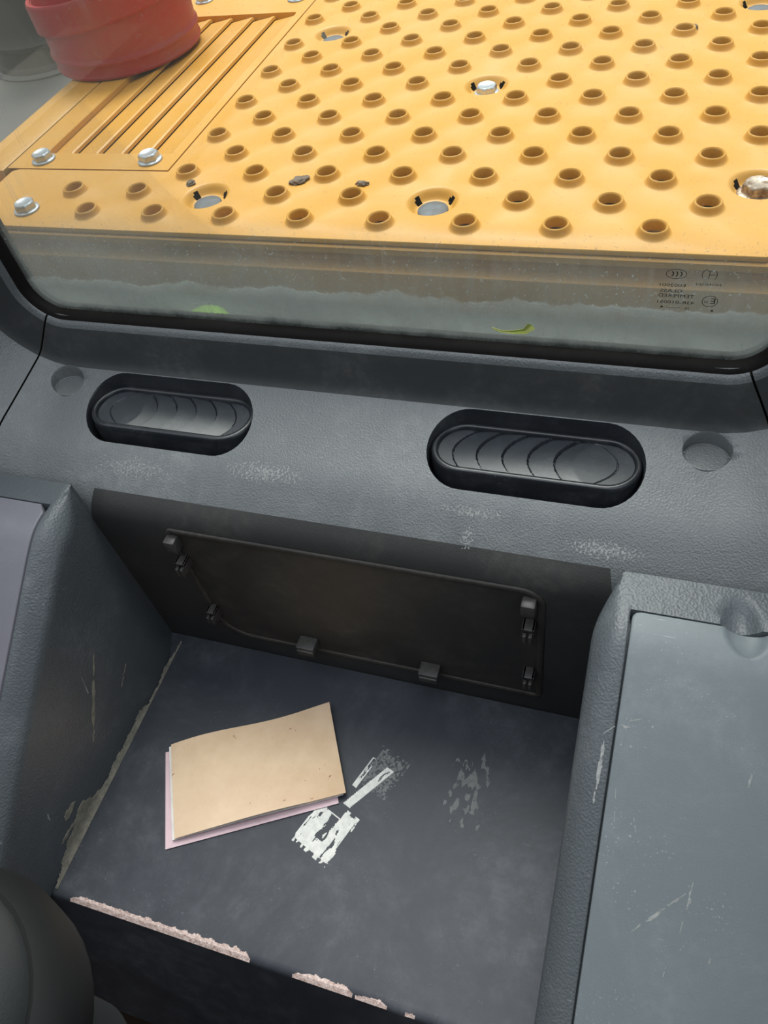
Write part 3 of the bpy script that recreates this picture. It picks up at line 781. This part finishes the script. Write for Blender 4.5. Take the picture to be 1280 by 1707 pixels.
# ================================================================== BOOKLET
bk = empty('paper_booklet', (-0.43, 0.29, -1.05), 'worn tan-covered paper booklet with pink back sheet lying in the storage well', 'booklet')
ang = math.radians(28.9); cb, sb = math.cos(ang), math.sin(ang)
def sheet(ox, oy, w, h, z0, th, wave, mat, name, label=None, skew=0.0, edge=0.0):
    nu, nv = 60, 36
    def pt(i, j, top):
        u, v = w*i/nu, -h*j/nv
        uu, vv = u+skew*v, v+edge*math.sin(math.pi*1.0*i/nu*1.3)*(1 if j == 0 else 0)
        z = z0+wave(i/nu, j/nv)+(th if top else 0)
        return (ox+uu*cb-vv*sb, oy+uu*sb+vv*cb, z)
    T = [[pt(i, j, True) for j in range(nv+1)] for i in range(nu+1)]; B = [[pt(i, j, False) for j in range(nv+1)] for i in range(nu+1)]
    mb = MB().grid(T).grid(B)
    mb.grid([T[0], B[0]]).grid([T[-1], B[-1]]).grid([[r[0] for r in T], [r[0] for r in B]]).grid([[r[-1] for r in T], [r[-1] for r in B]])
    return mb.mk(name, mat, bk, label=label, angle=40)
wv = lambda a, b: 0.0042+0.0060*math.sin(math.pi*min(1, a*1.25))*(0.35+0.65*b)+0.004*math.sin(2*math.pi*a*1.1+0.4)*(1-b)+0.002*b*a
sheet(-0.5795, 0.2800, 0.243, 0.1390, -1.0490, 0.0012, lambda a, b: 0.0002, M['pink'], 'back_cover', 'pale pink back sheet', skew=0.03)
sheet(-0.5745, 0.2870, 0.240, 0.1350, -1.0470, 0.0028, lambda a, b: wv(a, b)*0.55-0.0002, M['white_paper'], 'pages', 'white inner pages')
sheet(-0.5710, 0.2900, 0.240, 0.1360, -1.0437, 0.0010, lambda a, b: wv(a, b)+0.0012*math.sin(7*a+3*b), M['cover'], 'front_cover', 'tan stained front cover')

# ================================================================== SEAT
seat = empty('operator_seat', (-0.50, -0.1, -1.0), 'dark grey vinyl seat back with black piping at the lower left corner', 'seat')
def slab(name, mat, loop_fn, zs, par=seat, **k):
    L = [[(x, y, z) for x, y in loop_fn(s)] for z, s in zs]
    return MB().loops(L, True, True).mk(name, mat, par, **k)
def sloop(s, x0=-0.625, x1=-0.405, y0=-0.13, y1=0.036):
    return [(x, y) for x, y in rrect(x0-s, x1+s, y0-s, y1+s, (0.06+s, 0.13+s, 0.085+s, 0.06+s), 10)]
slab('seat_back', M['seat'], sloop, [(-1.10, -0.06), (-0.92, -0.05), (-0.80, -0.022), (-0.74, -0.004), (-0.70, 0.0), (-0.66, -0.004), (-0.635, -0.016), (-0.622, -0.032)])
slab('piping', M['seat_dark'], sloop, [(-0.88, -0.02), (-0.83, 0.012), (-0.78, 0.020), (-0.745, 0.014), (-0.73, 0.002), (-0.735, -0.01)])
slab('seat_cushion', M['seat'], lambda s: rrect(-0.62-s, -0.34+s, -0.62-s, -0.14+s, (0.08,)*4, 8), [(-1.22, -0.02), (-1.20, 0), (-1.10, 0), (-1.07, -0.02)])
slab('seat_base', M['seat_dark'], lambda s: rrect(-0.58-s, -0.36+s, -0.55-s, -0.18+s, (0.05,)*4, 6), [(-1.46, 0), (-1.22, 0)])

# ================================================================== OUTSIDE: PERFORATED DECK
P0x, P0y, PP, PQ = -0.6375, 0.799, 0.1056, 0.0528
deck = empty('deck_plate', (-0.28, 1.3, PZ), 'yellow perforated anti-slip metal deck outside the rear window', 'deck plate')
csk = {(0.5, 1): 'plug', (3.5, 1): 'plug', (3.5, 7): 'bolt', (0.5, 11): 'plug', (7, 2): 'rusty', (7, 12): 'plug'}
cells = []
for j in range(0, 23):
    i = -1.0 if j % 2 == 0 else -1.5
    while P0x+i*PP < 0.62:
        x, y = P0x+i*PP, P0y+j*PQ
        ok = (x > -0.66 or (j < 2)) and not (x > 0.08 and j < 2)
        if ok and (i, j) not in csk: cells.append((x, y))
        i += 1
DX1 = 0.115
out = [(-0.875, 0.7625), (DX1-0.006, 0.7625), (DX1-0.0015, 0.7642), (DX1, 0.769), (DX1, 0.823), (0.17, 0.868), (0.70, 0.868), (0.70, 2.02), (-0.6738, 2.02), (-0.6738, 0.9113), (-0.935, 0.9113), (-0.945, 0.905), (-0.945, 0.80)]
RB = 0.0205
hs = [circle(c, RB, 32) for c in cells]+[circle((P0x+i*PP, P0y+j*PQ), 0.0345, 48) for (i, j) in csk]
ov, F = cdt(out, hs)
mb = MB().add([(p[0], p[1], PZ) for p in ov], F)
for c in cells:
    mb.lathe([(RB, 0), (0.0190, 0.0005), (0.0176, 0.0019), (0.0164, 0.0046), (0.0155, 0.0072), (0.0149, 0.0084), (0.0139, 0.0088), (0.0128, 0.0080), (0.0121, 0.0060), (0.0118, -0.004)], (c[0], c[1], PZ), 32)
cprof = [(0.0345, 0), (0.0330, -0.0003), (0.0310, -0.0014), (0.0288, -0.0036), (0.0268, -0.0064), (0.0250, -0.0090), (0.0234, -0.0108), (0.0216, -0.0118), (0.0195, -0.0120), (0.0165, -0.0120)]
for (i, j) in csk:
    cx, cy = P0x+i*PP, P0y+j*PQ; n = 48
    V = [(cx+r*math.cos(2*math.pi*k/n), cy+r*math.sin(2*math.pi*k/n), PZ+z) for r, z in cprof for k in range(n)]
    FF = []
    for a in range(len(cprof)-1):
        for k in range(n):
            th = 360*(k+.5)/n; rm = (cprof[a][0]+cprof[a+1][0])/2
            if any(((((th-t0+180) % 360)-180)*math.pi/180*rm/0.0052)**2+((rm-0.0255)/0.0042)**2 < 1 for t0 in (38, 152)): continue
            FF.append((a*n+k, a*n+(k+1) % n, (a+1)*n+(k+1) % n, (a+1)*n+k))
    mb.add(V, FF)
# folded front and side edges
edge = [(-0.945, 0.80), (-0.875, 0.7625), (DX1-0.006, 0.7625), (DX1-0.0015, 0.7642), (DX1, 0.769), (DX1, 0.823), (0.17, 0.868), (0.70, 0.868)]
mb.grid([[(x, y, PZ) for x, y in edge], [(x, y-0.0008, PZ-0.0008) for x, y in edge], [(x, y-0.001, PZ-0.0055) for x, y in edge], [(x, y+0.002, PZ-0.0055) for x, y in edge]])
mb.mk('perforated_sheet', M['yellow'], deck, angle=42)

def hex_bolt(x, y, z, par, mat, af=0.0270, flange=0.0185, h=0.0125, rot=0.3, base='zinc'):
    b = MB().lathe([(flange*0.97, 0), (flange, 0.0012), (flange*0.96, 0.0026), (flange*0.72, 0.0042), (0.004, 0.0044)], (x, y, z), 32)
    root = b.mk('bolt_flange', M[base], par, origin=(x, y, z))
    R = af/math.sqrt(3); hx = [(x+R*math.cos(rot+k*math.pi/3), y+R*math.sin(rot+k*math.pi/3)) for k in range(6)]
    # head: hex prism with a chamfered crown
    L = []
    def lp(z_, k, rnd):
        out_ = []
        for q in range(6):
            for t in range(4):
                a, b_ = Vector(hx[q]), Vector(hx[(q+1) % 6]); p = a.lerp(b_, t/4)-Vector((x, y))
                rr = p.length*(1-rnd)+min(p.length, af/2*1.02)*rnd
                p = p.normalized()*rr*k
                out_.append((x+p.x, y+p.y, z+z_))
        return out_
    L = [lp(0.003, 1, 0), lp(h-0.0026, 1, 0), lp(h-0.0010, 0.99, .8), lp(h, 0.90, 1), lp(h-0.0002, 0.7, 1), lp(h-0.0008, 0.62, 1)]
    MB().loops(L, cap1=True).mk('bolt_head', M[mat], root, origin=(x, y, z), angle=30)
    return root
for (i, j), kind in csk.items():
    cx, cy = P0x+i*PP, P0y+j*PQ; z = PZ-0.0125
    if kind == 'plug':
        MB().lathe([(0.0195, 0), (0.0190, 0.0022), (0.0175, 0.0032), (0.0100, 0.0040), (0.002, 0.0042)], (cx, cy-0.002, z), 32, cap1=True).mk('round_plug', M['plug'], deck, origin=(cx, cy, z), label='flat grey round fixing')
    elif kind == 'bolt': hex_bolt(cx, cy, z, deck, 'zinc', rot=0.5)
    else: hex_bolt(cx, cy, z, deck, 'rusty', af=0.030, flange=0.022, h=0.015, rot=0.1, base='rusty')
hex_bolt(-0.847, 0.802, PZ, deck, 'zinc', rot=0.2)
# small rust spots / clods lying on the deck
def clod(x, y, sx, sy, rot, label):
    n, V, F = 14, [], []
    bm = bmesh.new(); bmesh.ops.create_icosphere(bm, subdivisions=3, radius=1)
    for v in bm.verts:
        q = 1+0.45*noise.noise(v.co*1.7+Vector((x*50, y*50, 0)))+0.2*noise.noise(v.co*4)
        p = Vector((v.co.x*sx*q, v.co.y*sy*q, max(-0.05, v.co.z)*0.0045*q)); p.rotate(Matrix.Rotation(rot, 3, 'Z')); v.co = p
    V = [(v.co.x+x, v.co.y+y, v.co.z+PZ+0.0008) for v in bm.verts]; F = [[v.index for v in f.verts] for f in bm.faces]; bm.free()
    tag(mk('dirt_clod', V, F, M['clod'], origin=(x, y, PZ)), label, 'dirt clod')
clod(-0.4614, 0.8913, 0.0135, 0.0095, 0.5, 'larger grey-brown clod of dirt on the yellow perforated deck')
clod(-0.3707, 0.8867, 0.0090, 0.0055, 0.0, 'small flat clod of dirt on the deck, right of the larger clod')
clod(-0.6202, 0.8784, 0.0065, 0.0055, 0.9, 'tiny dark crumb of dirt on the deck near its louvred cover')
clod(0.0105, 1.3413, 0.0045, 0.0110, 0.1, 'tiny rust-brown crumb against a raised hole, the farthest crumb on the deck')

# ---- louvred cover
lv = empty('louvred_cover', (-0.80, 1.25, PZ), 'yellow louvred metal cover with slanted slats beneath the red canister', 'cover')
LZ = PZ+0.0016
oo = [(-0.957, 0.912), (-0.6745, 0.912), (-0.6745, 1.600), (-0.957, 1.600)]
hh = rrect(-0.915, -0.690, 0.957, 1.480, (.006,)*4, 4)
ov, F = cdt(oo, [hh])
mb = MB().add([(p[0], p[1], LZ) for p in ov], F)
mb.loops([[(x, y, LZ) for x, y in hh], [(x+(0.001 if x < -.8 else -.001), y, LZ-0.001) for x, y in hh], [(x+(0.002 if x < -.8 else -.002), y+(0.002 if y < 1.2 else -.002), LZ-0.030) for x, y in hh]])
mb.loops([[(x, y, LZ) for x, y in oo], [(x, y, LZ-0.0014) for x, y in oo]])
mb.mk('cover_frame', M['yellow'], lv, angle=40)
for k in range(5):
    xl = -0.9125+k*0.0448; xr = xl+0.0462
    sec = [(xl, LZ-0.0090), (xl+0.004, LZ-0.0084), (xr-0.010, LZ-0.0030), (xr-0.006, LZ-0.0018), (xr-0.003, LZ-0.0030), (xr-0.0022, LZ-0.0075), (xr-0.0035, LZ-0.0075), (xr-0.0045, LZ-0.0048), (xr-0.010, LZ-0.0052), (xl+0.004, LZ-0.0104), (xl, LZ-0.0110)]
    yy = [0.9570, 0.966, 1.05, 1.2, 1.35, 1.468, 1.479]
    L = []
    for y in yy: L.append([(a, y, b-(0.0 if 0.96 < y < 1.472 else 0.003)) for a, b in sec])
    MB().loops(L, True, True).mk('slat', M['yellow'], lv, angle=30)
for x, y in ((-0.905, 0.936), (-0.717, 0.938), (-0.923, 1.560), (-0.715, 1.544)): hex_bolt(x, y, LZ, lv, 'zinc', rot=0.3+x)
MB().box((-0.95, 0.93, PZ-0.045), (-0.68, 1.59, PZ-0.040)).mk('backing', M['under'], lv, smooth=False)
# edge strip left of the cover
es = MB().box((-1.030, 0.905, PZ-0.04), (-0.962, 2.0, PZ+0.001), 0.003)
tag(es.mk('edge_rail', M['yellow'], origin=(-0.996, 0.86, PZ-0.04)), 'plain yellow metal rail along the left side of the louvred cover', 'rail')

# ---- red canister
rc = empty('red_canister', (-0.99, 1.345, LZ), 'dusty red metal canister with a wide collar standing on the yellow louvred cover', 'canister')
cz = LZ+0.0005; c0 = (-0.972, 1.335, cz)
R0 = 0.134
def tilted(prof_):
    q = MB().lathe(prof_, c0, 72, cap0=prof_[0][0] < 0.03, cap1=prof_[-1][0] < 0.03)
    out_ = MB(); out_.F = q.F
    for x, y, z in q.V:
        h = z-c0[2]; t = max(0.0, min(1.0, (h-0.045)/0.03))
        out_.V.append((x, y, z+0.016*t*(x-c0[0])/R0))
    return out_
tilted([(0.02, 0.004), (R0-0.012, 0.004), (R0-0.006, 0.0), (R0, 0.002), (R0+0.0015, 0.006), (R0, 0.010), (R0-0.0002, 0.020), (R0+0.0005, 0.023), (R0+0.0030, 0.026), (R0+0.0030, 0.029), (R0+0.0005, 0.032), (R0, 0.037), (R0+0.001, 0.09), (R0+0.002, 0.121), (R0-0.001, 0.122), (R0-0.002, 0.10), (R0-0.004, 0.012), (0.02, 0.010)]).mk('canister_body', M['red'], rc, angle=40)
tilted([(R0+0.001, 0.080), (R0+0.006, 0.077), (R0+0.009, 0.080), (R0+0.0095, 0.112), (R0+0.010, 0.120), (R0+0.008, 0.124), (R0+0.005, 0.122), (R0+0.002, 0.122)]).mk('collar', M['red'], rc, angle=40)

# ---- grey things beyond the left edge
gp = MB().box((-2.6, 0.55, -0.64), (-1.10, 2.6, -0.62), 0.004); tag(gp.mk('side_platform', M['bgpanel'], origin=(-1.8, 1.5, -0.64)), 'weathered grey metal platform left of the yellow rail', 'platform')
dc = empty('dark_drum', (-1.417, 1.636, -0.62), 'dark grey drum with flared base standing left of the red canister', 'drum')
MB().lathe([(0.02, 0), (0.117, 0), (0.119, 0.003), (0.118, 0.014), (0.112, 0.020), (0.110, 0.050), (0.116, 0.054), (0.117, 0.062), (0.110, 0.068), (0.106, 0.09), (0.106, 0.45), (0.09, 0.47), (0.02, 0.475)], (-1.417, 1.636, -0.62), 72, cap0=True, cap1=True).mk('drum_body', M['bgdark'], dc, angle=40)
MB().lathe([(0.119, 0.0005), (0.128, 0.0005), (0.130, 0.004), (0.127, 0.008), (0.119, 0.009)], (-1.417, 1.636, -0.62), 72).mk('base_rim', M['bgpanel'], dc, angle=40)

# ---- frame members under the deck edge and the sill behind the cab
fr = empty('machine_frame', (-0.3, 0.775, -0.60), 'dusty yellow steel frame rail running below the front edge of the perforated deck', 'frame rail')
sec = [(0.90, -0.540), (0.795, -0.540), (0.795, -0.5063), (0.7590, -0.5063), (0.7575, -0.5075), (0.7575, -0.5150), (0.7670, -0.5165), (0.7670, -0.5320), (0.7510, -0.5330), (0.7492, -0.5345), (0.7492, -0.5860), (0.90, -0.5860)]
MB().grid([[(x, y, z) for y, z in sec] for x in (-1.05, -0.6, -0.2, 0.2, 0.75)]).mk('rail', M['yellow_beam'], fr, angle=30)
MB().box((-1.04, 0.885, -0.605), (0.72, 2.05, -0.585)).mk('belly_plate', M['under'], fr, smooth=False)
MB().box((-1.045, 0.95, -0.585), (-1.033, 2.05, -0.545)).mk('side_plate', M['under'], fr, smooth=False)
sl = MB().box((-1.05, 0.680, -0.600), (0.75, 0.7488, -0.582), 0.002)
tag(sl.mk('trim_1', M['grey_sill']), kind='structure')
bw = MB().box((-1.02, 0.682, -1.46), (0.39, 0.70, -0.600)); tag(bw.mk('wall_rear', M['grey_sill'], smooth=False), kind='structure')

# ---- leaves behind the glass
def leaf(name, pts, width, mat, label, curl=0.004, nx=14):
    n = len(pts)*6; P = []
    C = [Vector(p) for p in pts]
    def at(t):
        q = t*(len(C)-1); i = min(int(q), len(C)-2); return C[i].lerp(C[i+1], q-i)
    up = Vector((0, 0, 1))
    for k in range(n+1):
        t = k/n; p = at(t); d = (at(min(1, t+.02))-at(max(0, t-.02))).normalized(); s = d.cross(up).normalized()
        w = width(t)
        P.append([tuple(p+s*w*a+up*(curl*abs(a)**1.5)) for a in (-1, -.6, -.2, 0, .2, .6, 1)])
    T = P; B = [[(x, y, z-0.0008) for x, y, z in r] for r in P]
    mb = MB().grid(T).grid(B)
    mb.grid([[r[0] for r in T], [r[0] for r in B]]).grid([[r[-1] for r in T], [r[-1] for r in B]])
    o = mb.mk(name, mat, origin=pts[0]); tag(o, label, 'leaf'); return o
def wall_leaf():
    C = [(-0.1560, -0.5367), (-0.1462, -0.5398), (-0.1331, -0.5403), (-0.1201, -0.5375), (-0.1130, -0.5289)]
    n = 24; T = []
    for k in range(n+1):
        q = k/n*(len(C)-1); i = min(int(q), len(C)-2); t = q-i
        x = C[i][0]+(C[i+1][0]-C[i][0])*t; z = C[i][1]+(C[i+1][1]-C[i][1])*t
        dx, dz = C[i+1][0]-C[i][0], C[i+1][1]-C[i][1]; L = math.hypot(dx, dz); nx_, nz_ = -dz/L, dx/L
        w = 0.0008+0.0042*(k/n)**1.5
        T.append([(x+nx_*w*a, 0.6655-0.0022*abs(a)*(k/n)-0.0006*math.sin(k/3), z+nz_*w*a) for a in (-1, -.5, 0, .5, 1)])
    B = [[(x, y+0.0006, z) for x, y, z in r_] for r_ in T]
    mb = MB().grid(T).grid(B).grid([[r_[0] for r_ in T], [r_[0] for r_ in B]]).grid([[r_[-1] for r_ in T], [r_[-1] for r_ in B]])
    tag(mb.mk('fallen_leaf', M['leafy'], origin=(-0.133, 0.664, -0.540)), 'thin curled yellow-green leaf stuck at the bottom of the rear window pane', 'leaf')
wall_leaf()
leaf('fallen_leaf', [(-0.568, 0.690, -0.5785), (-0.545, 0.692, -0.574), (-0.520, 0.690, -0.574), (-0.497, 0.687, -0.579)], lambda t: 0.020*math.sin(math.pi*min(1, t*0.94+0.04))**0.8+0.0006, M['green'], 'broad bright green leaf outside the left part of the rear window')
